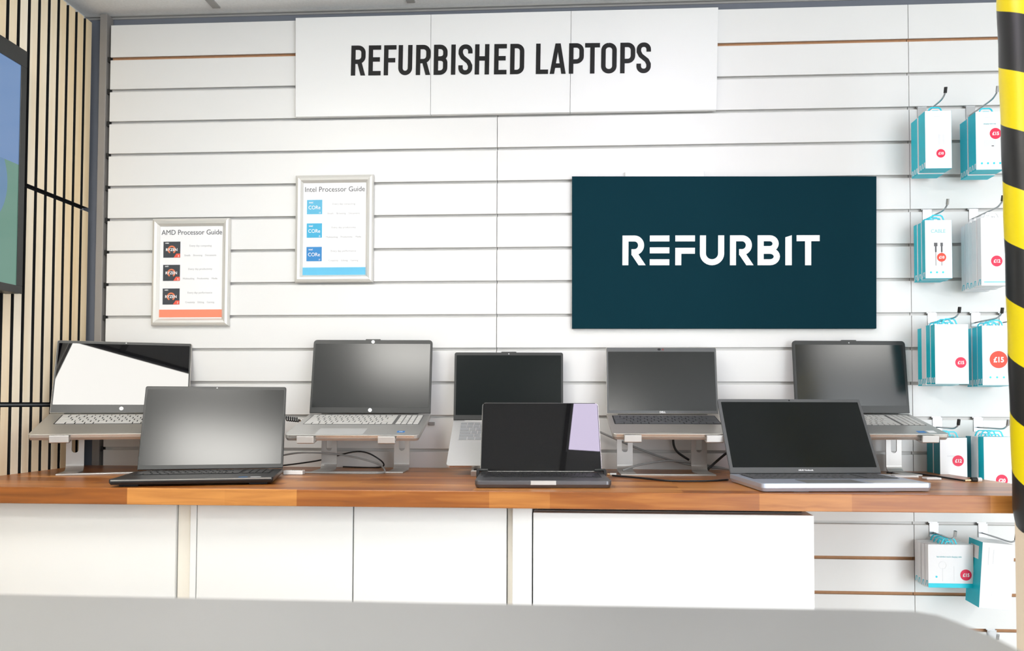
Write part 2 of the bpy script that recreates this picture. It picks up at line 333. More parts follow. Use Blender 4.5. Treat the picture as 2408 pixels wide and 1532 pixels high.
def condensed(ch, t=.145):
    h = t/2
    w = dict(R=.48, E=.41, F=.41, U=.46, B=.45, I=.145, S=.46, H=.47, D=.46, L=.40, A=.52, P=.48, T=.48, O=.50).get(ch, .3)
    x0, x1, y0, y1 = h, w-h, h, 1-h; r = .17; S = []
    if ch in 'EFRBDPL': S.append([(x0, 0), (x0, 1)])
    if ch == 'E': S += [[(0, y1), (w, y1)], [(0, y0), (w, y0)], [(0, .53), (w*.92, .53)]]
    if ch == 'F': S += [[(0, y1), (w, y1)], [(0, .50), (w*.92, .50)]]
    if ch == 'L': S += [[(0, y0), (w, y0)]]
    if ch == 'T': S += [[(0, y1), (w, y1)], [(w/2, 0), (w/2, 1)]]
    if ch == 'I': S += [[(h, 0), (h, 1)]]
    if ch == 'H': S += [[(x0, 0), (x0, 1)], [(x1, 0), (x1, 1)], [(x0, .53), (x1, .53)]]
    if ch == 'U': S += [[(x0, 1), (x0, y0+r)]+arc(x0+r*.9, y0+r, r*.9, r, 180, 270)+arc(x1-r*.9, y0+r, r*.9, r, 270, 360)+[(x1, 1)]]
    if ch == 'O': S += [arc(x0+r, y1-r, r, r, 90, 180)+arc(x0+r, y0+r, r, r, 180, 270)+arc(x1-r, y0+r, r, r, 270, 360)+arc(x1-r, y1-r, r, r, 0, 90)+[(x0+r, y1)]]
    if ch == 'D': S += [[(x0, y1)]+arc(x1-r, y1-r, r, r, 90, 0)+arc(x1-r, y0+r, r, r, 0, -90)+[(x0, y0)]]
    if ch == 'P': S += [[(x0, y1)]+arc(x1-r, y1-r, r, r, 90, 0)+arc(x1-r, .40+r, r, r, 0, -90)+[(x0, .40)]]
    if ch == 'R': S += [[(x0, y1)]+arc(x1-r, y1-r, r, r, 90, 0)+arc(x1-r, .46+r, r, r, 0, -90)+[(x0, .46)], ('poly', [(w-.155, 0), (w, 0), (.335, .50), (.185, .50)])]
    if ch == 'B': S += [[(x0, y1)]+arc(x1-r, y1-r, r, r, 90, 0)+arc(x1-r, .54+r*.8, r, r*.8, 0, -90)+[(x0, .54)], [(x0, .54)]+arc(x1-r, .54-r*.8, r, r*.8, 90, 0)+arc(x1-r, y0+r, r, r, 0, -90)+[(x0, y0)]]
    if ch == 'S':
        r = .155
        S += [[(x1, .70)]+arc(x1-r*.95, y1-r, r*.95, r, 0, 90)+arc(x0+r*.95, y1-r, r*.95, r, 90, 180)+[(x0, .70), (x0+.06, .58), (x1-.06, .42), (x1, .30)]+arc(x1-r*.95, y0+r, r*.95, r, 0, -90)+arc(x0+r*.95, y0+r, r*.95, r, -90, -180)+[(x0, .31)]]
    if ch == 'A': S += [('poly', [(0, 0), (.145, 0), (w/2+.045, 1), (w/2-.085, 1)]), ('poly', [(w-.145, 0), (w, 0), (w/2+.085, 1), (w/2-.045, 1)]), [(.12, .27), (w-.12, .27)]]
    return S, w
def wide(ch, t=.2):
    h = t/2; S = []; w = 0
    if ch == 'R': S = [[(h, 0), (h, 1)], [(h, 1-h)]+arc(.40, .67, .22, .23, 90, 0, 8)+arc(.40, .67, .22, .23, 0, -90, 8)+[(.30, .44)], ('poly', [(.30, .36), (.54, 0), (.776, 0), (.53, .37), (.30, .42)])]; w = .77
    if ch == 'E': S = [[(0, y), (.65, y)] for y in (.9, .5, .1)]; w = .65
    if ch == 'F': S = [[(0, .9), (.65, .9)], [(0, .485), (.65, .485)], [(h, .55), (h, 0)]]; w = .65
    if ch == 'U': S = [[(h, 1), (h, .39)]+arc(.40, .39, .30, .29, 180, 360, 14)+[(.70, 1)]]; w = .8
    if ch == 'B': S = [[(h, 0), (h, 1)], [(h, 1-h)]+arc(.40, .72, .19, .18, 90, -90, 10)+[(h, .54)], [(h, .48)]+arc(.41, .29, .22, .19, 90, -90, 10)+[(h, .1)]]; w = .74
    if ch == 'T': S = [[(0, .9), (.75, .9)], [(.375, 0), (.375, .9)]]; w = .75
    return S, w

# ------------------------------------------------------------------ the room shell
Z0 = 2.3; WT = .944                     # top of slatwall, top of worktop
CEIL = 2.338
struct(MB().box((-3.2, -7, -.05), (7, .2, 0)).build('floor', 'floor'))
struct(MB().box((-3.2, .032, 0), (7, .15, 2.6)).build('wall_back', 'greywall'))
struct(MB().box((-.30, -7, 0), (-.098, .032, 2.6)).build('wall_left', 'paint'))
struct(MB().box((5.4, -7, 0), (5.55, .032, 2.6)).build('wall_right', 'paint'))
# ceiling: mineral tiles in a metal grid
c = MB().box((-.30, -6.2, CEIL+.004), (5.55, .032, CEIL+.06)); struct(c.build('ceiling', 'tile'))
g = MB()
for i in range(12):
    x = .34+.6*(i-1)
    if x > -.1: g.box((x-.012, -6.2, CEIL), (x+.012, -.012, CEIL+.006))
for j in range(1, 11): g.box((-.098, -.56-.6*(j-1)-.012, CEIL), (5.4, -.56-.6*(j-1)+.012, CEIL+.006))
struct(g.build('trim_1', 'tbar'))
t2 = MB().box((-.098, .020, CEIL), (5.4, .032, CEIL+.004)); t2.box((-.098, .029, CEIL-.005), (5.4, .032, CEIL)); struct(t2.build('trim_2', 'tbar'))

# LED panels in the ceiling grid
def led(x0, y0, x1, y1, m, label):
    t = empty('ceiling_light', T(((x0+x1)/2, (y0+y1)/2, CEIL)), label, 'ceiling light', 'ceiling lights')
    w, d = (x1-x0)/2, (y1-y0)/2
    f = MB()
    for a, b in (((-w, -d), (w, -d+.012)), ((-w, d-.012), (w, d)), ((-w, -d+.012), (-w+.012, d-.012)), ((w-.012, -d+.012), (w, d-.012))): f.box((a[0], a[1], -.006), (b[0], b[1], 0))
    f.build('frame', 'whiteplastic', t)
    MB().box((-w+.012, -d+.012, -.004), (w-.012, d-.012, -.0005)).build('diffuser', m, t)
led(.13, -1.68, .71, -1.16, 'led', 'square white ceiling light mirrored in the tilted glossy laptop screen at left')
led(.40, -2.78, 1.0, -2.18, 'led', 'square white ceiling light behind the counter, left of the camera')
led(1.58, -4.40, 2.18, -3.80, 'led', 'square white ceiling light deep in the shop, centre')
led(3.74, -3.25, 4.34, -2.65, 'led', 'square white ceiling light right of the hazard post')
led(1.545, -1.02, 1.86, -.74, 'led2', 'small lilac ceiling lamp mirrored in the dark glossy laptop')

# ------------------------------------------------------------------ slatwall
def slatwall(x0, x1, label, raw=(1, 16, 17, 18, 19)):
    t = empty('slatwall_panel', T((x0, 0, 0)), label, 'slatwall', 'white slatwall panels on the back wall')
    w = x1-x0; b = MB(); zt = Z0
    g = .0105
    b.box((.0008, .0155, 0), (w-.0008, .030, Z0))           # backing board
    for k in range(0, 24):
        top = Z0 if k == 0 else Z0-.1*k-g*.9
        bot = max(Z0-.1*(k+1), 0)
        if top <= bot: break
        # each face slat, with the lips that overhang the T groove
        b.box((.0008, 0, bot), (w-.0008, .0045, top))
        b.box((.0008, .0045, bot+.010), (w-.0008, .0156, top-.010))
    b.build('slat_board', 'slat', t, bevel=.0006, seg=1)
    r = MB()
    for k in range(1, 23):
        z = Z0-.1*k
        m = MB().box((.001, .0125, z-g-.009), (w-.001, .0154, z+.009))
        if k in raw: m.build('raw_groove', 'mdf', t)
        else:
            m.box((.001, .0012, z-g*.9-.0005), (w-.001, .0125, z-g*.9+.0008))
            m.build('groove_insert', 'alu', t)
    return t
slatwall(0, 1.2, 'white slatwall panel behind the two leftmost laptops, next to the grey steel post')
slatwall(1.2, 2.4, 'white slatwall panel in the middle, behind the dark teal board')
slatwall(2.4, 3.6, 'white slatwall panel at right carrying the turquoise boxes on hooks')

# grey upright beside the slatwall
p = empty('steel_post', T((-.02, 0, 0)), 'tall grey steel upright post in the corner left of the slatwall', 'post')
MB().box((-.012, -.004, 0), (.010, .030, CEIL-.004)).build('post_body', 'post', p, bevel=.001)
for k in range(1, 23): MB().box((.011, .002, Z0-.1*k-.014), (.0185, .012, Z0-.1*k+.002)).build('slot_clip', 'rubber', p)

# wooden slat panels on the left wall
def oak_panel(z0, z1, label):
    t = empty('slat_panel', T((0, 0, 0)), label, 'wall panel', 'pale oak slat panels on the left wall')
    MB().box((-.097, -1.6, z0), (-.0782, -.004, z1)).build('felt_backing', 'felt', t)
    s = MB(); y = -.004
    while y > -1.58:
        s.box((-.078, y-.0275, z0+.004), (-.0588, y, z1-.004), 1); s.box((-.0588, y-.0275, z0+.004), (-.058, y, z1-.004), 0); y -= .04
    s.build('slats', ['oak', 'felt'], t)
oak_panel(1.7275, 2.312, 'topmost pale oak slat panel, above the first black joint')
oak_panel(1.131, 1.7225, 'middle pale oak slat panel behind the wall monitor')
oak_panel(.530, 1.126, 'lowest pale oak slat panel, behind the leftmost raised laptop')

# wall monitor
tv = empty('wall_monitor', T((0, 0, 1.75)), 'large black framed wall monitor showing blue and green picture', 'monitor')
XS = -.012
a = atX(62, 122, XS); b_ = atX(50, 692, XS); yR = (a.y+b_.y)/2; zt, zb = a.z, b_.z
MB().box((-.056, yR-1.1, zb-1.75), (XS-.002, yR, zt-1.75)).build('housing', 'bezel', tv, bevel=.003)
bz = MB(); q = .020
for (y0, y1, z0, z1) in ((yR-1.1, yR, zb, zb+q), (yR-1.1, yR, zt-.045, zt), (yR-q, yR, zb+q, zt-.045), (yR-1.1, yR-1.1+q, zb+q, zt-.045)): bz.box((XS-.002, y0, z0-1.75), (XS+.003, y1, z1-1.75))
bz.build('bezel', 'bezel', tv, bevel=.001)
sc = MB().box((XS-.002, yR-1.08, zb+q), (XS+.0005, yR-q, zt-.045)).build('screen', 'tv', tv); sc.matrix_local = T((0, 0, -1.75))

# ------------------------------------------------------------------ sign and board
sg = [atY(x, y, -.016) for x, y in ((695, 42), (1689, 17), (1685, 258), (695, 275))]
cs = sum(sg, Vector())/4
sign = empty('shop_sign', T(cs), 'long white sign board reading REFURBISHED LAPTOPS, high on the slatwall', 'sign')
top = lambda u: sg[0].lerp(sg[1], u); bot = lambda u: sg[3].lerp(sg[2], u)
us = [0, (1020-695)/994, (1350-695)/994, 1]
for i in range(3):
    u0, u1 = us[i]+(.0004 if i else 0), us[i+1]-(.0004 if i < 2 else 0)
    f = [bot(u0)-cs, bot(u1)-cs, top(u1)-cs, top(u0)-cs]
    k = Vector((0, .0145, 0)); m = MB(); m.add([v for v in f]+[v+k for v in f], [(0,1,2,3),(7,6,5,4),(0,4,5,1),(1,5,6,2),(2,6,7,3),(3,7,4,0)])
    m.build('sign_panel', 'sign', sign, bevel=.0006, seg=1)
tl = atY(825, 106.5, -.0165); tr = atY(1530, 101, -.0165); bl_ = atY(825, 178, -.0165); br_ = atY(1530, 172, -.0165)
H = ((tl-bl_).length+(tr-br_).length)/2
xsx = dict(zip(range(18), [(338,'R'),(435,'E'),(520,'F'),(600,'U'),(697,'R'),(795,'B'),(890,'I'),(930,'S'),(1020,'H'),(1125,'E'),(1212,'D'),(1352,'L'),(1427,'A'),(1530,'P'),(1616,'T'),(1703,'O'),(1805,'P'),(1892,'S')]))
SX = (tr-tl).length/((1968-338)/2.3154)
for i in range(18):
    x, chh = xsx[i]; S, w = condensed(chh)
    x0 = (x-338)/2.3154; u = x0/((1968-338)/2.3154)
    o = bl_.lerp(br_, u)-cs; ang = math.atan2((br_-bl_).z, (br_-bl_).x)
    m = MB()
    glyph(m, S, H, .145, -.0006)
    m.build('letter', 'ink', sign, T(o) @ RY(-ang))

bp_ = [atY(x, y, -.014) for x, y in ((1345, 415), (2061, 415), (2061, 773), (1345, 773))]
cb_ = sum(bp_, Vector())/4
board = empty('logo_board', T(cb_), 'dark teal rectangular board with white capital lettering, on the slatwall at right', 'sign')
f = [bp_[3]-cb_, bp_[2]-cb_, bp_[1]-cb_, bp_[0]-cb_]; k = Vector((0, .0125, 0))
MB().add(f+[v+k for v in f], [(0,1,2,3),(7,6,5,4),(0,4,5,1),(1,5,6,2),(2,6,7,3),(3,7,4,0)]).build('board_panel', 'teal_board', board)
L0 = atY(1300+492/3.01, 400+675/3.01, -.0142)-cb_; L1 = atY(1300+1885/3.01, 400+675/3.01, -.0142)-cb_; LT = atY(1300+492/3.01, 400+465/3.01, -.0142)-cb_
HH = (LT-L0).length; LW = (L1-L0).length
for x, chh in ((492,'R'),(688,'E'),(870,'F'),(1045,'U'),(1258,'R'),(1453,'B'),(1648,'I'),(1727,'T')):
    o = L0.lerp(L1, (x-492)/(1885-492)); m = MB(); ang = math.atan2((L1-L0).z, (L1-L0).x)
    if chh == 'I': m.prism([(0, 0), (.21*HH, 0), (.21*HH, HH), (0, .93*HH)], XZ, 0, -.0008)
    else:
        S, w = wide(chh)
        glyph(m, S, HH, .2, -.0008)
    m.build('letter', 'logo_white', board, T(o) @ RY(-ang))
# small pale bracket top just over the board
o = atY(1562, 410, -.006)
tag(MB().box((-.115, -.006, -.012), (.115, .004, .007)).build('shelf_label_strip', 'whiteplastic', None, T(o), bevel=.002), 'narrow white strip peeking over the top edge of the dark teal board', 'strip')

# ------------------------------------------------------------------ framed guides
def poster(px, inner, title, kind, label):
    Yf = -.016
    P = [atY(x, y, Yf) for x, y in px]; w = ((P[1]-P[0]).length+(P[2]-P[3]).length)/2; h = ((P[0]-P[3]).length+(P[1]-P[2]).length)/2
    c = sum(P, Vector())/4; c.y = 0
    t = empty('poster_frame', T(c), label, 'poster frame', 'framed processor guides on the slatwall')
    fw = .0225; x0, x1, z0, z1 = -w/2, w/2, -h/2, h/2
    # mitred snap profiles with a rounded section
    sec = [(0, -.0015), (0, -.011), (.003, -.0155), (.009, -.018), (.016, -.016), (fw, -.009), (fw, -.0015)]
    def profile(A, B, inward, along):
        m = MB(); n = len(sec); vs = []
        for (pt, s) in ((A, 1), (B, -1)):
            for (d, y) in sec: q = Vector(pt)+Vector(inward)*d+Vector(along)*d*s; vs.append((q.x, y, q.z))
        m.add(vs, [tuple(range(n)), tuple(range(n, 2*n))[::-1]]+[(i, (i+1) % n, n+(i+1) % n, n+i) for i in range(n)])
        m.build('frame_profile', 'frame', t)
    profile((x0, 0, z1), (x1, 0, z1), (0, 0, -1), (1, 0, 0)); profile((x0, 0, z0), (x1, 0, z0), (0, 0, 1), (1, 0, 0))
    profile((x0, 0, z0), (x0, 0, z1), (1, 0, 0), (0, 0, 1)); profile((x1, 0, z0), (x1, 0, z1), (-1, 0, 0), (0, 0, 1))
    po = MB().box((x0+fw-.002, -.007, z0+fw-.002), (x1-fw+.002, -.0015, z1-fw+.002)).build('poster', 'paper', t)
    s = w/183.0     # metres per photo pixel inside the frame
    yy = -.0074
    W_ = w-2*fw
    def at_(u, v): return T((x0+u*s, yy, z1-v*s))
    text(title, .0158 if kind == 'a' else .0160, 'greytext', po, at_(91.5 if kind == 'b' else 92, 38 if kind == 'b' else 37), xs=.94 if kind == 'a' else .95, name='title')
    for i in range(3):
        bw = 40 if kind == 'a' else 36
        u = 25 if kind == 'a' else 26
        v0 = (53, 107, 162)[i] if kind == 'a' else (57, 112, 167)[i]
        bd = MB().box((x0+u*s, yy-.0004, z1-(v0+bw*.93)*s), (x0+(u+bw)*s, yy+.0006, z1-v0*s)).build('badge', 'badge_dark' if kind == 'a' else ('blue1', 'blue2', 'blue3')[i], po)
        cx = u+bw/2
        if kind == 'a':
            m = MB(); stroke(m, [(x0+cx*s+.0105*math.cos(math.radians(q)), z1-(v0+19)*s+.0105*math.sin(math.radians(q))) for q in range(-60, 250, 20)], .0045, XZ, yy-.0008, yy-.0004); m.build('ring_mark', 'ring', bd)
            text('RYZEN', .0086, 'logo_white', bd, T((x0+cx*s, yy-.0012, z1-(v0+22)*s)), xs=1.0, bold=.02)
            text('AMD', .0035, 'logo_white', bd, T((x0+(u+9)*s, yy-.0012, z1-(v0+5)*s)), xs=1.1, bold=.02)
            m = MB(); m.prism([(x0+(u+25)*s, z1-(v0+37)*s), (x0+(u+40)*s, z1-(v0+37)*s), (x0+(u+40)*s, z1-(v0+28)*s), (x0+(u+31)*s, z1-(v0+28)*s)], XZ, yy-.0004, yy-.0008); m.build('corner_mark', 'badge_red', bd)
            text('357'[i], .0065, 'logo_white', bd, T((x0+(u+36)*s, yy-.0012, z1-(v0+36)*s)))
        else:
            text('CORe', .0112, 'logo_white', bd, T((x0+cx*s, yy-.0012, z1-(v0+22)*s)), xs=.93)
            text('intel', .0052, 'logo_white', bd, T((x0+(u+10)*s, yy-.0012, z1-(v0+8)*s)), bold=.02)
            text(('i3', 'i5', 'i7')[i], .005, 'logo_white', bd, T((x0+(u+31)*s, yy-.0012, z1-(v0+32)*s)))
        line1 = ('Every day computing', 'Every day productivity', 'Every day performance')[i]
        line2 = ('Emails    Browsing    Documents', 'Multitasking    Productivity    Media', 'Creativity    Editing    Gaming')[i]
        cx2 = 113
        text(line1, .0060, 'palegrey', po, at_(cx2, v0+12), xs=1.0, name='caption'); text(line2, .0056, 'palegrey', po, at_(cx2, v0+34), xs=.98, name='caption')
    MB().box((x0+fw, yy-.0004, z1-(229 if kind == 'a' else 234)*s), (x1-fw, yy+.0006, z1-(211 if kind == 'a' else 215)*s)).build('colour_band', 'orange' if kind == 'a' else 'sky', po)
poster([(357, 513.6), (538.4, 512.8), (536, 766.5), (353.6, 765.8)], None, 'AMD Processor Guide', 'a', 'silver framed guide poster with orange band, the lower left of the two frames')
poster([(694.6, 411), (877.4, 410.4), (875, 664), (691.7, 663.4)], None, 'Intel Processor Guide', 'b', 'silver framed guide poster with sky blue band, hung higher under the white sign')

# ------------------------------------------------------------------ worktop and cabinets
wt = MB().prism([(-.0575, -.608), (2.526, -.608), (2.445, -.0005), (-.0575, -.0005)], XY, WT-.037, WT).build('worktop', 'wood', bevel=.0015)
tag(wt, 'long oiled acacia wood worktop carrying all the laptops', 'worktop')
ZC = WT-.0375
def X_(px, Y=-.57): return atY(px, 1250, Y).x
def slab(x0, x1, y0, y1, z0, z1, name, m, parent): return MB().box((x0, y0, z0), (x1, y1, z1)).build(name, m, parent, bevel=.001)
def cab(x0, x1, label, doors, zt=ZC, side=None):
    t = empty('base_cabinet', T(((x0+x1)/2, -.55, 0)), label, 'cabinet', 'white base cabinets under the worktop'); cx = (x0+x1)/2
    def S(a, b, y0, y1, z0, z1, name, m, **k): return slab(a-cx, b-cx, y0+.55, y1+.55, z0, z1, name, m, t)
    S(x0, x1, -.538, -.003, .10, zt, 'carcass', 'white')
    S(x0+.01, x1-.01, -.49, -.05, 0, .10, 'plinth', 'white')
    for a, b, m in doors: S(a, b, -.558, -.539, .105, zt-.002 if m == 'white' else zt-.001, 'door' if b-a > .1 else 'side_panel', m)
    return t
xa, xb, xc, xd, xe = X_(408), X_(441), X_(456.5), X_(827), X_(1191)
xf, xg, xh = X_(1205), X_(1253), X_(1913)
cab(-.057, xa, 'white cabinet at the far left, under the black laptop', [(-.057, xa-.0015, 'white')])
tt = tag(slab(xa+.001, xb-.001, -.551, -.52, .02, ZC, 'filler_panel', 'cream', None), 'narrow cream filler strip between the far left cabinet and the double door cabinet', 'panel')
cab(xb, xe, 'white double door cabinet in the middle with a thin seam between doors', [(xb, xc-.001, 'white'), (xc+.001, xd-.0015, 'white'), (xd+.0015, xe-.001, 'white')])
tt = tag(slab(xe+.001, xf-.001, -.551, -.52, .02, ZC, 'filler_panel', 'cream', None), 'very narrow cream filler strip right of the double door cabinet', 'panel')
tt = tag(slab(xf+.0005, xg-.002, -.572, -.02, .02, ZC, 'end_panel', 'white', None), 'upright white end panel left of the widest cabinet', 'panel')
t = cab(xg, xh, 'widest white cabinet with dark gap under the worktop, beside the open slatwall', [], ZC-.012)
cx = (xg+xh)/2
slab(xg+.001-cx, xh-cx, -.024, .011, .03, ZC-.0125, 'door', 'white', t)
slab(xg-cx+.01, xh-cx-.012, .02, .30, ZC-.0115, ZC-.0005, 'gap_shade', 'rubber', t)  # black strip standing in for the shade in the gap under the worktop

# ------------------------------------------------------------------ laptops
def key_rows(W, numpad, kd):
    """keyboard layout: list of rows of (x0, x1) in key units, 5 main rows + function row"""
    rows = []
    n = 15.0
    rows.append([(i*n/14, (i+1)*n/14) for i in range(14)])
    rows.append([(i, i+1) for i in range(13)]+[(13, 15)])
    rows.append([(0, 1.5)]+[(1.5+i, 2.5+i) for i in range(12)]+[(13.5, 15)])
    rows.append([(0, 1.8)]+[(1.8+i, 2.8+i) for i in range(11)]+[(12.8, 15)])
    rows.append([(0, 2.3)]+[(2.3+i, 3.3+i) for i in range(10)]+[(12.3, 15)])
    rows.append([(0, 1.3), (1.3, 2.5), (2.5, 3.7), (3.7, 4.8), (4.8, 9.8), (9.8, 10.9), (10.9, 12), (12, 13), (13, 14), (14, 15)])
    if numpad:
        for r in rows: r += [(15.4+i, 16.4+i) for i in range(4)]
    return rows
def laptop(hinge, yaw, bp, lp, W, D, H, label, t=.016, shell='silver', keym='key_silver', wellm='well', bezelm='bezel', screenm='matte',
           rb=.009, rl=.009, margins=(.007, .012, .026), numpad=False, logo=None, cam_='dot', kbw=.86, kby=(.014, .118), pad=(-.02, .105, .065), rim='edge', backm=None, padm=None, rimh=.45):
    """hinge: centre of hinge line on the base top; margins: side, top, bottom bezel"""
    mt = T(hinge) @ RZ(yaw) @ RX(bp)
    root = empty('laptop', mt, label, 'laptop', 'open laptops on the worktop')
    # base: x right, -y to the user, z normal to the deck
    pl = rrect(-W/2, -D, W/2, .006, rb, corners=(1, 1, 0, 0)) if rb else [(-W/2, -D), (W/2, -D), (W/2, .006), (-W/2, .006)]
    m = MB(); lower = [(x*.985, (y+D/2)*.97-D/2) for x, y in pl]; n = len(pl)
    vs = [(x, y, -t) for x, y in lower]+[(x, y, -t*.55) for x, y in pl]+[(x, y, -.0008) for x, y in pl]+[(x*.997, (y+D/2)*.997-D/2, 0) for x, y in pl]
    fs = [tuple(range(n))[::-1], tuple(range(3*n, 4*n))]
    for L in range(3): fs += [(L*n+i, L*n+(i+1) % n, (L+1)*n+(i+1) % n, (L+1)*n+i) for i in range(n)]
    m.add(vs, fs); base = m.build('base', shell, root)
    # front edge rim strip
    MB().box((-W/2+rb, -D-.0004, -t*rimh), (W/2-rb, -D+.002, -.0012)).build('front_edge', rim, base)
    # keyboard
    kw = W*kbw; y0, y1 = -kby[0], -kby[1]
    kx0 = -kw/2
    well = MB().prism(rrect(kx0-.002, y1-.002, kx0+kw+.002, y0+.002, .002, 2), XY, 0, .0004).build('keyboard', wellm, root)
    rows = key_rows(W, numpad, 0); U = 19.4 if numpad else 15.0; hh = [.6, 1, 1, 1, 1, 1]; tot = sum(hh); yy = y0; cache = {}
    for r, row in enumerate(rows):
        kh = (y0-y1)*hh[r]/tot
        for a, b in row:
            w_ = (b-a)*kw/U-.0027; h_ = kh-.0027; ck = (round(w_, 4), round(h_, 4))
            if ck not in cache:
                o = MB().box((-w_/2, -h_/2, 0), (w_/2, h_/2, .0013)).build('key', keym, well, bevel=.0004, seg=1); cache[ck] = o
            else:
                o = cache[ck].copy(); COL.objects.link(o); o.parent = well
            o.matrix_local = T((kx0+(a+b)/2*kw/U, yy-kh/2, .0004))
        yy -= kh
    px, pw, ph = pad
    MB().prism(rrect(px-pw/2, -D+.008, px+pw/2, -D+.008+ph, .003, 3), XY, 0, .0003).build('touchpad', padm or shell, root)
    MB().tube([(-W*.40, .002, -.003), (W*.40, .002, -.003)], .0042, 10).build('hinge_bar', 'bezel' if shell != 'silver_light' else shell, root)
    # lid
    la = lp+bp; lm = RX(-la)
    lt = .005
    ol = rrect(-W/2, .003, W/2, H, rl, corners=(0, 0, 1, 1))
    lid = MB().prism(ol, XZ, .0, lt).build('lid', backm or shell, root, lm, bevel=.0008)
    i1 = rrect(-W/2+.0012, .004, W/2-.0012, H-.0012, rl, corners=(0, 0, 1, 1))
    MB().prism(i1, XZ, -.0008, .0002).build('bezel', bezelm, lid)
    ms, mt_, mb_ = margins
    MB().prism(rrect(-W/2+ms, mb_, W/2-ms, H-mt_, .0015, 2), XZ, -.0012, -.0004).build('screen', screenm, lid)
    cz = H-mt_/2
    if cam_ == 'dot': MB().prism(arc(0, cz, .0018, .0018, 0, 337, 15), XZ, -.0014, -.0006).build('webcam', 'palegrey' if bezelm == 'bezel' else 'ink', lid)
    if cam_ == 'disc': MB().prism(arc(0, cz, .0050, .0050, 0, 345, 23), XZ, -.0014, -.0006).build('webcam_cover', 'logo_white', lid)
    if cam_ == 'shutter':
        MB().prism(rrect(-.010, cz-.003, -.001, cz+.003, .0028, 4), XZ, -.0014, -.0006).build('webcam', 'ink', lid)
        MB().prism(arc(.005, cz, .003, .003, 0, 337, 15), XZ, -.0014, -.0006).build('privacy_dot', 'darkred', lid)
    if logo == 'disc':
        dsc = MB().prism(arc(0, mb_/2+.002, .0055, .0055, 0, 345, 23), XZ, -.0014, -.0006).build('logo', 'logo_white', lid)
        text('hp', .0042, 'palegrey', dsc, T((0, -.0019, mb_/2+.0005)), xs=.8)
    elif logo: text(logo, .0055 if len(logo) < 6 else .0042, 'logo_white', lid, T((0, -.0014, mb_/2-.001)), name='logo', bold=.03)
    return root, lid
# measured hinge centre, yaw, base pitch, lid lean, width, depth, lid height
A = {}
A['L1'] = laptop((.143, -.147, 1.103), .404, .215, .360, .355, .229, .225, 'warm silver laptop at far left on a metal stand, glossy screen mirroring a bright light',
    shell='silver_warm', keym='key_silver', wellm='well_dark', screenm='glossy', rb=.006, rl=.004, margins=(.0055, .009, .027), logo='disc', cam_='dot', kbw=.80, kby=(.016, .120), pad=(-.012, .125, .075), numpad=False)
A['L2'] = laptop((.502, -.343, WT+.0182), .270, 0, .315, .352, .226, .227, 'black laptop low at left with pale glow over its matte screen',
    t=.0125, rimh=.30, shell='blackshell', keym='key_black', wellm='well_dark', screenm='matte', rb=.004, rl=.005, margins=(.0055, .009, .014), cam_='dot', kbw=.88, numpad=True, pad=(-.03, .11, .07))
A['L3'] = laptop((.846, -.091, 1.103), .057, .219, .176, .347, .232, .220, 'silver laptop with numeric keypad and round white camera cover, raised on a stand',
    shell='silver', keym='key_silver', wellm='well', screenm='matte', rb=.012, rl=.010, margins=(.006, .012, .020), logo='disc', cam_='disc', kbw=.90, numpad=True, backm='bezel', pad=(-.035, .125, .06), padm='silver_light')
A['L4'] = laptop((1.242, -.066, 1.0845), .053, .570, .118, .315, .210, .200, 'pale silver laptop steeply tilted behind the dark glossy laptop, black screen',
    t=.014, shell='silver_light', keym='key_grey', wellm='silver_light', screenm='mattedark', rb=.008, rl=.006, margins=(.006, .0085, .017), cam_='dot', kbw=.86, kby=(.010, .095), backm='bezel', pad=(0, .1, .06))
A['L5'] = laptop((1.349, -.328, WT+.0168), .071, 0, .562, .309, .214, .208, 'dark grey thin laptop in the middle foreground, glossy screen with a lilac reflection',
    t=.0155, shell='spacegrey', keym='key_black', wellm='well_dark', screenm='glossy', rb=.012, rl=.010, margins=(.003, .003, .004), cam_=None, kbw=.90, pad=(0, .13, .075), rim='spacegrey', backm='edge', kby=(.020, .125))
A['L6'] = laptop((1.679, -.087, 1.104), .038, .221, .164, .314, .208, .195, 'silver laptop with dark keys and grey bezel raised on a stand, right of centre',
    shell='silver_warm', keym='key_dark', wellm='well_dark', bezelm='bezel_grey', screenm='matte', rb=.010, rl=.004, margins=(.006, .013, .012), logo='DELL', cam_='shutter', kbw=.90, kby=(.012, .105), pad=(-.012, .12, .058))
A['L7'] = laptop((2.002, -.344, WT+.0195), .103, 0, .561, .377, .226, .218, 'blue silver laptop leaning back low at right, grey bezel and dark matte screen',
    t=.0175, rim='bluesilver', shell='bluesilver', keym='key_dark', wellm='well_dark', bezelm='bezel_grey', screenm='matte_soft', rb=.008, rl=.005, margins=(.008, .010, .018), logo='ASUS Vivobook', cam_='dot', kbw=.90, numpad=True, backm='bezel_grey', pad=(-.02, .13, .075), padm='well')
A['L8'] = laptop((2.216, -.047, 1.107), .090, .240, .115, .327, .204, .211, 'silver laptop with black bezel raised on a stand, furthest right beside the hanging boxes',
    shell='silver', keym='key_silver', wellm='well', screenm='matte', rb=.006, rl=.010, margins=(.008, .012, .024), cam_='dot', kbw=.90, numpad=True, backm='bezel', pad=(-.035, .12, .06))
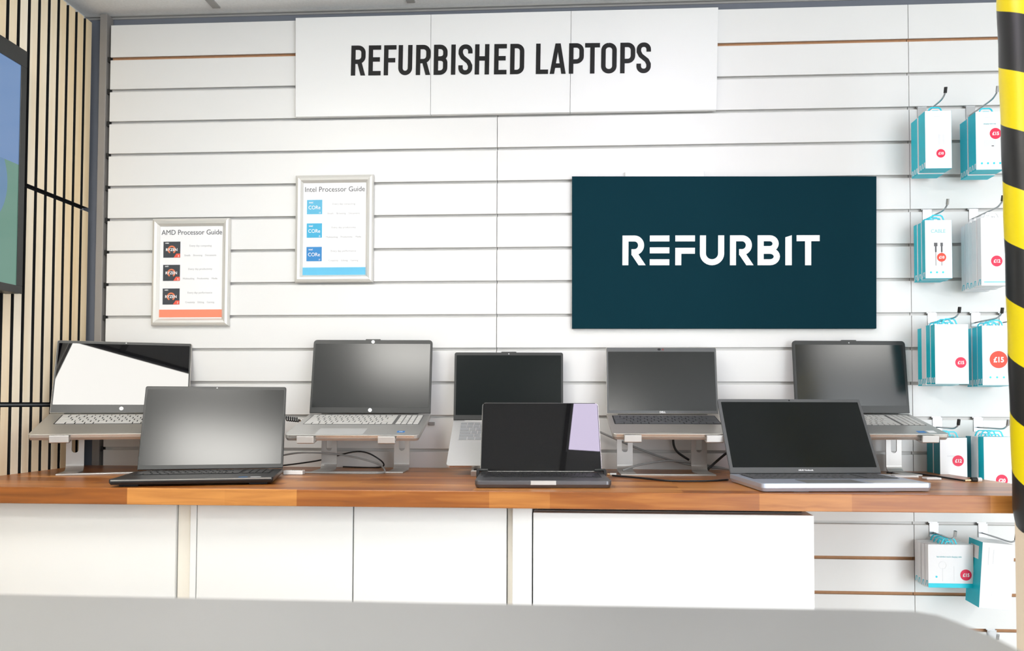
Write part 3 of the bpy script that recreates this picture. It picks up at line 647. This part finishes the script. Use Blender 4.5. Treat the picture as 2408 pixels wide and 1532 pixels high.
# stickers on the palm rests, notch bar, glossy laptop's front groove
def on_deck(root, x0, y0, x1, y1, m, name='sticker'): return MB().box((x0, y0, .0001), (x1, y1, .0005)).build(name, m, root)
s = on_deck(A['L3'][0], .112, -.205, .132, -.190, 'bluesticker'); text('intel', .004, 'logo_white', s, T((.122, -.200, .0008)) @ RX(-PI/2))
on_deck(A['L8'][0], .09, -.19, .112, -.175, 'bluesticker'); on_deck(A['L8'][0], .118, -.19, .138, -.172, 'paper')
on_deck(A['L2'][0], .125, -.222, .148, -.214, 'paper'); on_deck(A['L2'][0], .098, -.218, .118, -.212, 'bluesticker')
on_deck(A['L7'][0], .06, -.222, .165, -.165, 'silver_light')
MB().prism(rrect(-.029, -.2148, .029, -.211, .0015, 3), XY, -.009, .0002).build('opening_groove', 'silver_light', A['L5'][0])
for k in ('L4', 'L3', 'L8'):
    H_ = {'L4': .200, 'L3': .220, 'L8': .211}[k]
    MB().prism(rrect(-.022, H_-.004, .022, H_+.0022, .002, 3), XZ, -.0006, .004).build('camera_bump', 'bezel', A[k][1])
for x in (-.10, .09): MB().box((x-.017, -.222, -.0192), (x+.017, -.206, -.0168)).build('rubber_foot', 'bezel_grey', A['L7'][0], bevel=.001)
for x in (-.14, .14):
    MB().box((x-.02, -.205, -.0180), (x+.02, -.190, -.0120)).build('rubber_foot', 'rubber', A['L2'][0], bevel=.0005)
    MB().box((x-.005, -.19, -.0166), (x+.005, -.18, -.0150)).build('rubber_foot', 'rubber', A['L5'][0], bevel=.0005)
MB().box((-.148, -.085, -.0005), (-.135, -.015, .0003)).build('speaker_grille', 'well_dark', A['L5'][0])

# ------------------------------------------------------------------ laptop stands
def stand(key, spec, dx, uy, bf, label, sep=.208, aw=.044, low=False, yaw=None, lipf=.026):
    (hx, hy, hz), yw, bp, D, t = spec
    hp = Vector((hx, hy, hz)); ry = RZ(yaw if yaw is not None else yw)
    o = hp + ry @ Vector((dx, uy, 0)); o.z = WT+.0002
    root = empty('laptop_stand', T(o) @ ry, label, 'laptop stand', 'aluminium laptop stands')
    th = .004
    # laptop underside line in the stand's side plane: y (forward negative) -> z
    s_, c_ = math.sin(bp), math.cos(bp)
    def under(y):     # y relative to the stand origin
        yl = y+uy     # relative to hinge
        return (hz-WT) + (-t/c_) + yl*math.tan(bp)*1.0 - .0012
    yF = -uy - D*c_ - t*s_ - .0014 ; zF = under(yF)
    zTop = under(0)-th
    r = min(.02, zTop*.3)
    base = MB()
    # flat foot frame: front bar and two side plates
    half = sep/2+aw/2
    if not low:
        base.box((-half, -bf, 0), (half, -bf+.022, th))
        for sx in (-1, 1): base.box((sx*sep/2-aw/2, -bf+.022, 0), (sx*sep/2+aw/2, -r, th))
    else:
        base.box((-half, -bf, 0), (half, -r, th))
    base.build('foot_frame', 'stand', root, bevel=.0008)
    for sx in (-1, 1):
        xc_ = sx*sep/2
        # upright: curved foot, plate with a long slot
        m = MB()
        a_ = [(-r+r*math.sin(q), r-r*math.cos(q)) for q in [PI/2*i/6 for i in range(7)]]
        i_ = [(-r+(r-th)*math.sin(q), r-(r-th)*math.cos(q)) for q in [PI/2*i/6 for i in range(7)]]
        prof = a_+i_[::-1]; n = len(prof)
        m.add([(xc_-aw/2, y, z) for y, z in prof]+[(xc_+aw/2, y, z) for y, z in prof], [(i, i+1, n-2-i, n-1-i) for i in range(6)]+[(n+i, n+n-1-i, n+n-2-i, n+i+1) for i in range(6)]+[(i, (i+1) % n, n+(i+1) % n, n+i) for i in range(n)])
        # plate with slot (outer rect, inner stadium, matched by angle)
        z0, z1 = r, zTop-.004; sw = .0085; sz0, sz1 = z0+(z1-z0)*.30, z1-(z1-z0)*.10
        if z1-z0 > .05:
            zc = (sz0+sz1)/2; hl = (sz1-sz0)/2-sw
            inn, out = [], []
            K = 32
            for i in range(K):
                q = 2*PI*i/K+.0001; cx_, sy_ = math.cos(q), math.sin(q)
                inn.append((xc_+sw*cx_, zc+(hl if sy_ > 0 else -hl)+sw*sy_))
                # hit on the outer rectangle
                ky = (z1-zc) if sy_ > 0 else (zc-z0)
                s2 = min((aw/2)/abs(cx_) if abs(cx_) > 1e-6 else 1e9, ky/abs(sy_) if abs(sy_) > 1e-6 else 1e9)
                out.append((xc_+cx_*s2, zc+sy_*s2))
            # snap nearest samples to the rectangle corners
            for cxr, czr in ((xc_-aw/2, z0), (xc_+aw/2, z0), (xc_-aw/2, z1), (xc_+aw/2, z1)):
                j = min(range(K), key=lambda i: (out[i][0]-cxr)**2+(out[i][1]-czr)**2); out[j] = (cxr, czr)
            vs = [(x, 0, z) for x, z in inn]+[(x, 0, z) for x, z in out]+[(x, -th, z) for x, z in inn]+[(x, -th, z) for x, z in out]
            fs = []
            for i in range(K):
                j = (i+1) % K
                fs += [(i, j, K+j, K+i), (2*K+i, 3*K+i, 3*K+j, 2*K+j), (i, 2*K+i, 2*K+j, j), (K+i, K+j, 3*K+j, 3*K+i)]
            m.add(vs, fs)
        else: m.box((xc_-aw/2, -th, z0), (xc_+aw/2, 0, z1))
        m.build('upright', 'stand', root)
        # support arm with the lip that holds the laptop's front edge
        ar = MB(); lipz = t*1.05
        def P(y, dz): return (y, under(y)+dz)
        up = [P(0, -.0), (0, under(0)-.004-th), ]
        n_ = Vector((-s_, c_)); b_v = Vector((-c_, -s_))
        A0 = Vector(P(-.002, 0)); A1 = Vector((yF, zF))
        outl = [tuple(A0), tuple(A1+n_*0), tuple(A1+n_*lipz), tuple(A1+n_*lipz+b_v*.005), tuple(A1-n_*th*.2+b_v*.007), tuple(A1-n_*th), tuple(A0-n_*th)]
        outl[-1] = (0, outl[-1][1]-.003); outl[0] = (0, outl[0][1]+.0005)
        ar.prism(outl, lambda u, v, d: (d, u, v), xc_-aw/2, xc_+aw/2)
        ar.build('support_arm', 'stand', root, bevel=.0012)
        MB().prism([tuple(A0.lerp(A1, .55)+n_*.0001), tuple(A0.lerp(A1, .97)+n_*.0001), tuple(A0.lerp(A1, .97)+n_*.0009), tuple(A0.lerp(A1, .55)+n_*.0009)], lambda u, v, d: (d, u, v), xc_-aw/2+.006, xc_+aw/2-.006).build('rubber_pad', 'rubber', root)
    return root
stand('L1', ((.143, -.145, 1.103), .404, .215, .229, .016), -.004, -.03, .125, 'aluminium stand under the leftmost laptop, beside the oak slats')
stand('L3', ((.846, -.091, 1.103), .057, .219, .232, .016), -.012, .005, .115, 'aluminium stand under the laptop with numeric keypad, cable loop around its foot')
stand('L4', ((1.242, -.066, 1.0845), .053, .570, .210, .014), 0, -.03, .135, 'low metal stand holding the steeply tilted laptop', sep=.16, aw=.022)
stand('L6', ((1.679, -.087, 1.104), .038, .221, .208, .016), -.002, .005, .125, 'aluminium stand under the grey bezel laptop, right of centre')
stand('L8', ((2.216, -.047, 1.107), .090, .240, .204, .016), .002, -.012, .115, 'aluminium stand under the furthest right laptop', sep=.212)

# ------------------------------------------------------------------ cables, locks, small things on the worktop
def cable(pts, r, m, label, name='cable', cat='cable', **k):
    o = MB().tube(spline(pts), r, 8).build(name, m, smooth=True); return tag(o, label, cat, 'cables on the worktop')
zt_ = WT+.0028
def wp(px, py, z=WT+.0028): return atZ(px, py, z)
cable([(.57, -.10, WT+.035), (.66, -.12, WT+.050), (.78, -.135, WT+.045), (.88, -.15, WT+.024), (.915, -.19, WT+.0062), (.90, -.222, WT+.0028), (.80, -.225, WT+.0028), (.68, -.215, WT+.0028), (.60, -.20, WT+.0028)], .0026, 'cable', 'grey cable looping through the stand of the laptop with numeric keypad')
cable([(.55, -.05, WT+.004), (.68, -.05, WT+.022), (.80, -.055, WT+.05), (.86, -.05, WT+.03), (.865, -.03, WT+.0035), (.75, -.028, WT+.003)], .0022, 'cable_black', 'thin black cable behind the stand of the laptop with numeric keypad')
cable([(1.46, -.035, WT+.13), (1.56, -.040, WT+.085), (1.66, -.045, WT+.045), (1.76, -.06, WT+.018), (1.86, -.07, WT+.008), (1.90, -.12, WT+.003)], .003, 'cable', 'grey cable sloping down behind the grey bezel laptop stand')
cable([(1.565, -.13, WT+.0075), (1.62, -.10, WT+.022), (1.70, -.07, WT+.030), (1.78, -.065, WT+.022), (1.86, -.04, WT+.0075)], .0028, 'cable', 'lighter grey cable arching inside the grey bezel laptop stand')
cable([(1.74, -.03, WT+.145), (1.722, -.03, WT+.12), (1.715, -.03, WT+.085), (1.725, -.03, WT+.055), (1.76, -.03, WT+.03)], .0034, 'cable_black', 'black cable hanging in a curve behind the right upright of the grey bezel laptop stand')
cable([(1.98, -.045, WT+.105), (1.93, -.05, WT+.092), (1.875, -.055, WT+.062), (1.83, -.06, WT+.026), (1.80, -.085, WT+.0036)], .0036, 'cable_black', 'black cable curving down between the grey bezel laptop and the blue silver laptop')
cable([wp(1440, 1119), wp(1500, 1124), wp(1570, 1131), wp(1650, 1132), wp(1712, 1129)], .0024, 'cable_black', 'black cable lying on the wood in front of the grey bezel laptop stand')
cable([wp(2085, 1112), wp(2140, 1113.5), wp(2190, 1119), wp(2235, 1126), wp(2268, 1131)], .0024, 'cable_black', 'black cable trailing right from the blue silver laptop to a round plug')
# barrel plug at the end of that cable
pp = wp(2268, 1131)
pl_ = empty('cable_plug', T(pp) @ RZ(.1), 'round cable plug with brass tip and white cap, right end of the worktop', 'plug')
MB().tube([(0.001, 0, 0), (.012, 0, .0005), (.016, 0, .001)], .0026, 10).build('tip', 'brass', pl_)
MB().tube([(.017, 0, .002), (.031, 0, .002)], .0062, 14).build('barrel', 'rubber', pl_)
MB().tube([(.0312, 0, .002), (.042, 0, .002)], .0058, 14).build('cap', 'whiteplastic', pl_)
pp = wp(1428, 1116, WT+.004)
pl_ = empty('cable_plug', T(pp), 'small white and brass plug right of the dark glossy laptop', 'plug')
MB().tube([(0, 0, 0), (.007, 0, 0)], .003, 10).build('tip', 'brass', pl_); MB().tube([(.0072, 0, 0), (.024, 0, 0)], .0037, 10).build('cap', 'whiteplastic', pl_)
# white display plug beside the black laptop
pp = wp(662, 1117, WT+.0005)
ad = empty('display_adapter', T(pp) @ RZ(.05), 'flat white plug with dark printed marks right of the black laptop', 'adapter')
MB().box((.004, 0, 0), (.056, .022, .011)).build('housing', 'whiteplastic', ad, bevel=.0015)
mk = MB()
for i in range(5): mk.box((.026+.0055*i, .004, .0108), (.029+.0055*i, .012, .0113))
mk.build('printed_marks', 'ink', ad)
# coiled security lead on the left side of the keypad laptop
q = atY(672, 985, -.12); q2 = atY(702, 988, -.12); pts = []
for i in range(90):
    f_ = i/89; a_ = f_*2*PI*6; pts.append(q.lerp(q2, f_)+Vector((0, .0058*math.cos(a_), .0058*math.sin(a_))))
co = MB().tube(pts, .0017, 6).build('security_lead', 'cable_black', smooth=True)
tag(co, 'short black coiled security lead left of the laptop with numeric keypad', 'security cable')
q3 = atY(712, 990, -.12)
hd = MB().tube([q2, q2.lerp(q3, .7), q3], .0036, 10).build('lead_plug', 'edge', co, smooth=True)
# small grey security tag on the wall
q = atY(1015, 997, -.003)
tag(MB().box((-.009, -.003, -.005), (.009, .003, .005)).build('wall_tag', 'post', None, T(q), bevel=.0015), 'small grey tag stuck on the slatwall right of the keypad laptop', 'tag')
# black lock clamps at both hinge corners of the glossy laptop
for sx, px, lab in ((-1, 1130, 'black security clamp on the left corner of the dark glossy laptop'), (1, 1417, 'black security clamp on the right corner of the dark glossy laptop')):
    c_ = Vector((1.349, -.328, WT))+RZ(.071) @ Vector((sx*.1535, -.012, 0))
    k_ = empty('security_clamp', T(c_) @ RZ(.071), lab, 'security clamp', 'security clamps on the glossy laptop')
    MB().box((sx*.0045-.0035, -.022, .0005), (sx*.0045+.0035+sx*.0, .012, .026)).build('bracket', 'rubber', k_, bevel=.001)
    MB().tube([(sx*.006, -.004, .0245), (-sx*.020, -.004, .0245)], .0035, 10).build('roller', 'bezel', k_)
    MB().box((min(0, -sx*.016), -.020, .0176), (max(0, -sx*.016), -.012, .0196)).build('jaw', 'rubber', k_)
# white price cards behind the blue silver laptop
for (px, py, w_, lab) in ((2105, 1124, .060, 'white card strip behind the right corner of the blue silver laptop'), (2180, 1129, .036, 'small white clip right of the blue silver laptop')):
    q = wp(px, py, WT+.0006)
    tag(MB().box((0, 0, 0), (w_, .03, .005)).build('white_card', 'whiteplastic', None, T(q), bevel=.001), lab, 'card', 'white cards on the worktop')

# ------------------------------------------------------------------ peg hooks and hanging products
def hook(px_plate, py_plate, length, label, cap='rubber', rise=.007, dx=.02):
    q = atY(px_plate, py_plate, -.002); k = round((Z0-q.z)/.1); z = Z0-.1*k
    t = empty('peg_hook', T((q.x, 0, z)), label, 'display hook', 'chrome peg hooks in the slatwall')
    m = MB(); m.box((-.013, -.0030, -.042), (.013, -.0008, -.003)); m.box((-.013, -.004, -.0045), (.013, .005, -.0025)); m.box((-.013, .0044, -.004), (.013, .006, .004))
    m.build('back_plate', 'chrome', t, bevel=.0005)
    MB().tube(spline([(0, -.003, -.030), (0, -length*.5, -.030), (0, -length+.02, -.030), (0, -length, -.026), (0, -length-.012, -.026+rise)], 6), .0024, 8).build('prong', 'chrome', t, smooth=True)
    MB().tube([(0, -length-.0115, -.027+rise), (0, -length-.0155, -.012+rise)], .0042, 10).build('tip_cap', cap, t)
    return Vector((q.x, 0, z))
def price(s, r, px, pz, parent, y, m='sticker'):
    st = MB().prism(arc(px, pz, r, r, 0, 348, 29), XZ, y-.0006, y).build('price_sticker', m, parent)
    text(s, r*.62, 'logo_white', st, T((px, y-.0011, pz-r*.30)), xs=.92, bold=.045)
def stack(l, t_, r, b, Yf, n, thick, gap, label, group, detail=None, side='teal', front='boxwhite', bottom='teal', tabm='tab', price_=None, zmin=None, yaw=0, alt=None, order=None):
    """boxes on one hook: front face measured on plane y=Yf, the rest queue behind it towards the wall"""
    TL, BR = atY(l, t_, Yf), atY(r, b, Yf); w = BR.x-TL.x; h = TL.z-BR.z
    zb = BR.z if zmin is None else max(BR.z, zmin)
    h = TL.z-zb
    pos = ['front box of', 'second box of', 'third box of', 'fourth box of', 'fifth box of']
    for i in range(n):
        y0 = Yf+i*(thick+gap)
        jx = 0 if i == 0 else random.uniform(-.0018, .0006); jz = 0 if i == 0 else random.uniform(-.003, .0015)
        if zmin is not None: jz = 0
        o = empty('product_box', T(((TL.x+BR.x)/2+jx, y0, zb+jz)) @ RZ(yaw), (('front box of ' if i == 0 else 'box %s the front one in ' % ('directly behind', 'two behind', 'three behind', 'four behind')[i-1])+label), 'box', group)
        m = MB(); m.box((-w/2, 0, 0), (w/2, thick, h))
        # front/back white, sides coloured
        m.mi = [2, 1, 0, 1, 0, 1]
        sd = alt[i] if alt and alt[i] else side
        if sd == 'boxwhite': m.mi = [2, 0, 0, 1, 0, 1]
        m.build('carton', [front, sd, bottom], o, bevel=.0006, seg=1)
        # white zigzag marks low on the left side
        z_ = MB(); zc = 'boxwhite' if sd != 'boxwhite' else 'teal'
        nz = max(1, int(thick/.013))
        for j in range(nz):
            yy0 = thick*(j+.15)/nz; yy1 = thick*(j+.75)/nz
            stroke(z_, [(yy0, .003), ((yy0+yy1)/2, .017), (yy1, .017), (yy1, .004)], .0022, lambda u, v, d: (-w/2-d, thick-u, v), 0, .0004)
        z_.build('side_print', zc, o)
        # hang tab: open plastic loop standing on the top edge
        tb = MB(); stroke(tb, [(-.020, 0), (-.015, .012), (-.010, .0155), (.010, .0155), (.015, .012), (.020, 0)], .0034, XZ, thick*.45, thick*.45+.0016)
        stroke(tb, [(-.011, 0), (-.007, .0065), (.007, .0065), (.011, 0)], .0026, XZ, thick*.45, thick*.45+.0016)
        tb.build('hang_tab', tabm, o, T((0, 0, h)))
        if i == 0:
            if price_:
                sx, sz, rr, s = price_[:4]; pxw = -w/2+sx*w
                price(s, rr, pxw, h*sz, o, -.0002, price_[4] if len(price_) > 4 else 'sticker')
            if detail: detail(o, w, h)
    return w, h
def icons(o, w, h, n, z, m='tab', x0=.2, x1=.85):
    for i in range(n):
        x = -w/2+w*(x0+(x1-x0)*i/max(1, n-1)); MB().prism(arc(x, z, .0028, .0028, 0, 330, 11), XZ, -.0006, 0).build('icon', m, o)
def faint(o, w, h, rows):
    for (cx, z, ww, hh) in rows: MB().box((cx-ww/2, -.0004, z-hh/2), (cx+ww/2, 0, z+hh/2)).build('faint_print', 'paper_grey', o)
M['paper_grey'] = mat('very_faint_grey_print', (.78, .79, .80), .5, noise=.02)
def dA(o, w, h): faint(o, w, h, [(-.001, h*.9, .02, .002), (.002, h*.5, .006, .03), (.014, h*.5, .004, .028)])
def dB(o, w, h):
    text('charging made easy', .0035, 'tealtext', o, T((0, -.0004, h*.78)), xs=.9, name='print'); icons(o, w, h, 4, .018); faint(o, w, h, [(-.003, h*.9, .02, .002), (0, h*.45, .03, .02)])
    m = MB(); m.box((.004, -.0006, h*.40), (.010, 0, h*.415)); m.build('plug_print', 'greytext', o)
def dC(o, w, h):
    text('CABLE', .0105, 'tealtext', o, T((-.001, -.0004, h*.78)), xs=.95, name='print'); icons(o, w, h, 3, .017, x0=.2, x1=.65)
    m = MB()
    for x, q in ((-.008, 1.0), (.008, .7)):
        m.box((x-.0045*q, -.0006, h*.55), (x+.0045*q, 0, h*.61)); m.box((x-.002, -.0006, h*.45), (x+.002, 0, h*.55)); m.box((x-.0005, -.0006, h*.22), (x+.0005, 0, h*.45))
    m.build('cable_print', 'greytext', o)
def dD(o, w, h): text('5A', .010, 'paper_grey', o, T((-.022, -.0004, h*.71)), name='print'); MB().box((-w*.40, -.0006, .008), (w*.5, 0, .012)).build('teal_line', 'tealtext', o); faint(o, w, h, [(-.005, h*.55, .018, .012), (-.02, h*.92, .01, .003)])
def dE(o, w, h): text('20', .012, 'paper_grey', o, T((.016, -.0004, h*.12)), name='print'); faint(o, w, h, [(0, h*.75, .05, .003), (.01, h*.6, .006, .014), (.022, h*.6, .006, .014)])
def dF(o, w, h): icons(o, w, h, 4, .022, x0=.25, x1=.9); faint(o, w, h, [(0, h*.8, .045, .003), (-.014, h*.63, .01, .02), (.006, h*.63, .006, .02)])
def dG(o, w, h): faint(o, w, h, [(0, h*.68, .035, .003)])
def dH(o, w, h): faint(o, w, h, [(0, h*.62, .04, .003), (0, h*.35, .03, .012)])
stack(2175, 261, 2239, 396, -.118, 2, .042, .005, 'upper left pair on the top row, £10 sticker', 'turquoise sided boxes on the wall hooks', dA, price_=(.58, .26, .0118, '£10'))
stack(2294, 263, 2362, 399, -.118, 2, .042, .005, 'top right pair beside the hazard post, £15 sticker', 'turquoise sided boxes on the wall hooks', dB, price_=(.70, .62, .0152, '£15'))
stack(2175, 518, 2240, 655, -.088, 3, .022, .002, 'second row left, printed CABLE', 'turquoise sided boxes on the wall hooks', dC, price_=(.60, .36, .0122, '£10', 'sticker2'))
stack(2306, 512, 2369, 672, -.128, 5, .020, .002, 'second row right, all white, £12 sticker', 'white boxes on the wall hooks', dD, side='boxwhite', bottom='boxwhite', tabm='tabclear', price_=(.60, .36, .0148, '£12'))
stack(2198, 763, 2279, 904, -.132, 4, .026, .002, 'third row left, £15 sticker', 'turquoise sided boxes on the wall hooks', dE, price_=(.76, .36, .0145, '£15'), alt=[None, None, 'boxwhite', None])
stack(2309, 766, 2384, 907, -.098, 3, .026, .002, 'third row right, large £15 sticker', 'turquoise sided boxes on the wall hooks', dF, price_=(.52, .43, .0235, '£15', 'sticker2'))
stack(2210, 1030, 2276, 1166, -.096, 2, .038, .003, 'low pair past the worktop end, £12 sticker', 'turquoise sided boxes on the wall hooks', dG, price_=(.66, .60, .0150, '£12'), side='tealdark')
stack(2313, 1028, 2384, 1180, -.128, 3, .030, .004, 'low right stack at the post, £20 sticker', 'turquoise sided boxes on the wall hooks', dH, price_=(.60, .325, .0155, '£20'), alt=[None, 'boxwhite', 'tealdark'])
def dI(o, w, h):
    text('fast wireless watch charging cable', .0042, 'tealtext', o, T((-.004, -.0004, h*.70)), xs=.85, name='print')
    MB().box((-w/2, -.0006, 0), (w/2, 0, h*.10)).build('teal_band', 'tab', o)
    m = MB(); stroke(m, arc(-.022, h*.52, .010, .010, 0, 340, 16), .0008, XZ, -.0004, 0, True); m.box((-.0225, -.0004, h*.15), (-.0215, 0, h*.45)); m.box((.008, -.0004, h*.15), (.009, 0, h*.5)); m.build('faint_print', 'paper_grey', o)
    icons(o, w, h, 1, h*.25, x0=.18)
stack(2182, 1281, 2290, 1384, -.092, 4, .019, .003, 'flat white pack hung under the worktop, £15 sticker', 'flat white packs under the worktop', dI, side='boxwhite', bottom='tab', price_=(.83, .30, .0150, '£15'))
# tall white box hanging askew
P0 = [atY(x, y, -.14) for x, y in ((2313.5, 1279), (2386.7, 1282), (2378.5, 1438), (2301, 1433))]
w = (P0[1]-P0[0]).length; h = (P0[0]-P0[3]).length; c_ = (P0[2]+P0[3])/2
o = empty('product_box', T((c_.x, -.14, c_.z+.002)) @ RY(.070) @ RZ(-.06), 'tall white box with turquoise side hanging askew under the worktop, at far right', 'box', 'flat white packs under the worktop')
m = MB().box((-w/2, 0, 0), (w/2, .085, h)); m.mi = [1, 0, 0, 0, 0, 1]
m.build('carton', ['boxwhite', 'teal'], o, bevel=.0006)
MB().box((-w/2-.0005, .02, h*.72), (-w/2, .07, h*.92)).build('barcode_label', 'paper', o)
fp = MB(); stroke(fp, arc(0, h*.22, .011, .011, 10, 200, 12), .0009, XZ, -.0004, 0); fp.box((-.024, -.0004, h*.66), (-.022, 0, h*.93)); fp.box((-.012, -.0004, h*.68), (-.010, 0, h*.9)); fp.build('faint_print', 'paper_grey', o)
HK = [((2168, 255), .135, 'chrome hook of the top row, left, black tip', 'rubber'), ((2282, 255), .135, 'chrome hook of the top row, right, clear tip', 'chrome'),
      ((2180, 495), .115, 'chrome hook of the second row, left, clear tip', 'chrome'), ((2289, 495), .145, 'chrome hook of the second row, right, black tip', 'rubber'),
      ((2192, 738), .150, 'chrome hook of the third row, left, black tip', 'rubber'), ((2294, 738), .130, 'chrome hook of the third row, middle, black tip', 'rubber'),
      ((2361, 738), .05, 'short chrome hook of the third row half hidden by the hazard post', 'rubber'),
      ((2204, 984), .115, 'chrome hook above the £12 boxes past the worktop end', 'rubber'), ((2300, 984), .145, 'chrome hook above the £20 box at the worktop end', 'chrome'),
      ((2196, 1230), .115, 'chrome hook holding the flat white packs under the worktop', 'chrome'), ((2311, 1230), .16, 'chrome hook holding the tall askew box under the worktop', 'rubber'),
      ((2332, 1474), .02, 'pale hook bracket low on the slatwall, near the counter corner', 'chrome')]
for (px, py), ln, lab, cap in HK: hook(px, py, ln, lab, cap)

# ------------------------------------------------------------------ hazard post at right
Yp = -.66
a = atY(2350, -20, Yp); b = atY(2391, 1245, Yp); e = atY(2394, 1535, Yp)
rp = .055
top_ = Vector((a.x+rp, Yp, min(a.z+.02, 2.33))); mid = Vector((b.x+rp, Yp, b.z)); 
hp_ = empty('hazard_post', T((mid.x, Yp, 0)), 'pale wooden post wrapped in yellow and black hazard padding at the right edge', 'post')
m = MB(); rings = 28; n = 32; vs = []
axis = (top_-mid)
for i in range(rings+1):
    p_ = mid+axis*(i/rings); rr = rp*(1+.012*math.sin(i*1.7)) if 0 < i < rings else rp*.97
    if i == 0: rr = rp*.93
    vs += [(p_.x-mid.x+rr*math.cos(2*PI*k/n), rr*math.sin(2*PI*k/n), p_.z+(.008*math.sin(3*2*PI*k/n) if i == 0 else 0)) for k in range(n)]
fs = [(i*n+k, i*n+(k+1) % n, (i+1)*n+(k+1) % n, (i+1)*n+k) for i in range(rings) for k in range(n)]+[tuple(range(n))[::-1], tuple(rings*n+k for k in range(n))]
m.add(vs, fs).build('hazard_sleeve', 'hazard', hp_, smooth=True)
kx = e.x-mid.x+.008
m = MB().box((kx, -.022, 0), (kx+.07, .022, mid.z+.02)); m.build('wooden_post', 'pine', hp_, bevel=.003)
kn = MB()
for (x, z, r_) in ((.02, .78, .004), (.03, .66, .003), (.014, .60, .002), (.04, .84, .0035)): kn.prism(arc(kx+x, z, r_, r_*1.3, 0, 330, 11), XZ, -.0225, -.021)
kn.build('knots', 'mdf', hp_)

# ------------------------------------------------------------------ foreground counter
ZK = .935
far = [atZ(-160, 1391, ZK), atZ(0, 1396, ZK), atZ(1000, 1416, ZK), atZ(2000, 1432, ZK), atZ(2150, 1436, ZK), atZ(2210, 1446, ZK), atZ(2258, 1463, ZK), atZ(2293, 1477, ZK), atZ(2343, 1498, ZK), atZ(2408, 1531, ZK)]
xr = far[-1].x+.06
outl = [(p.x, p.y) for p in far]
outl += [(xr, far[-1].y-.08), (xr+.02, far[-1].y-.2), (xr+.02, -2.9), (outl[0][0]-.6, -2.9), (outl[0][0]-.6, outl[0][1]+.02)]
ctr = empty('service_counter', T((1.4, -2.3, 0)), 'pale grey service counter across the bottom foreground, out of focus, rounded right corner', 'counter')
rel = [(x-1.4, y+2.3) for x, y in outl][::-1]
MB().prism(rel, XY, ZK-.03, ZK).build('counter_top', 'counter', ctr, bevel=.004)
ins = [(x*.96, (y-.0)*1.0-.05 if y > -.4 else y+.05) for x, y in rel]
MB().prism(ins, XY, 0, ZK-.0301).build('counter_body', 'white', ctr)
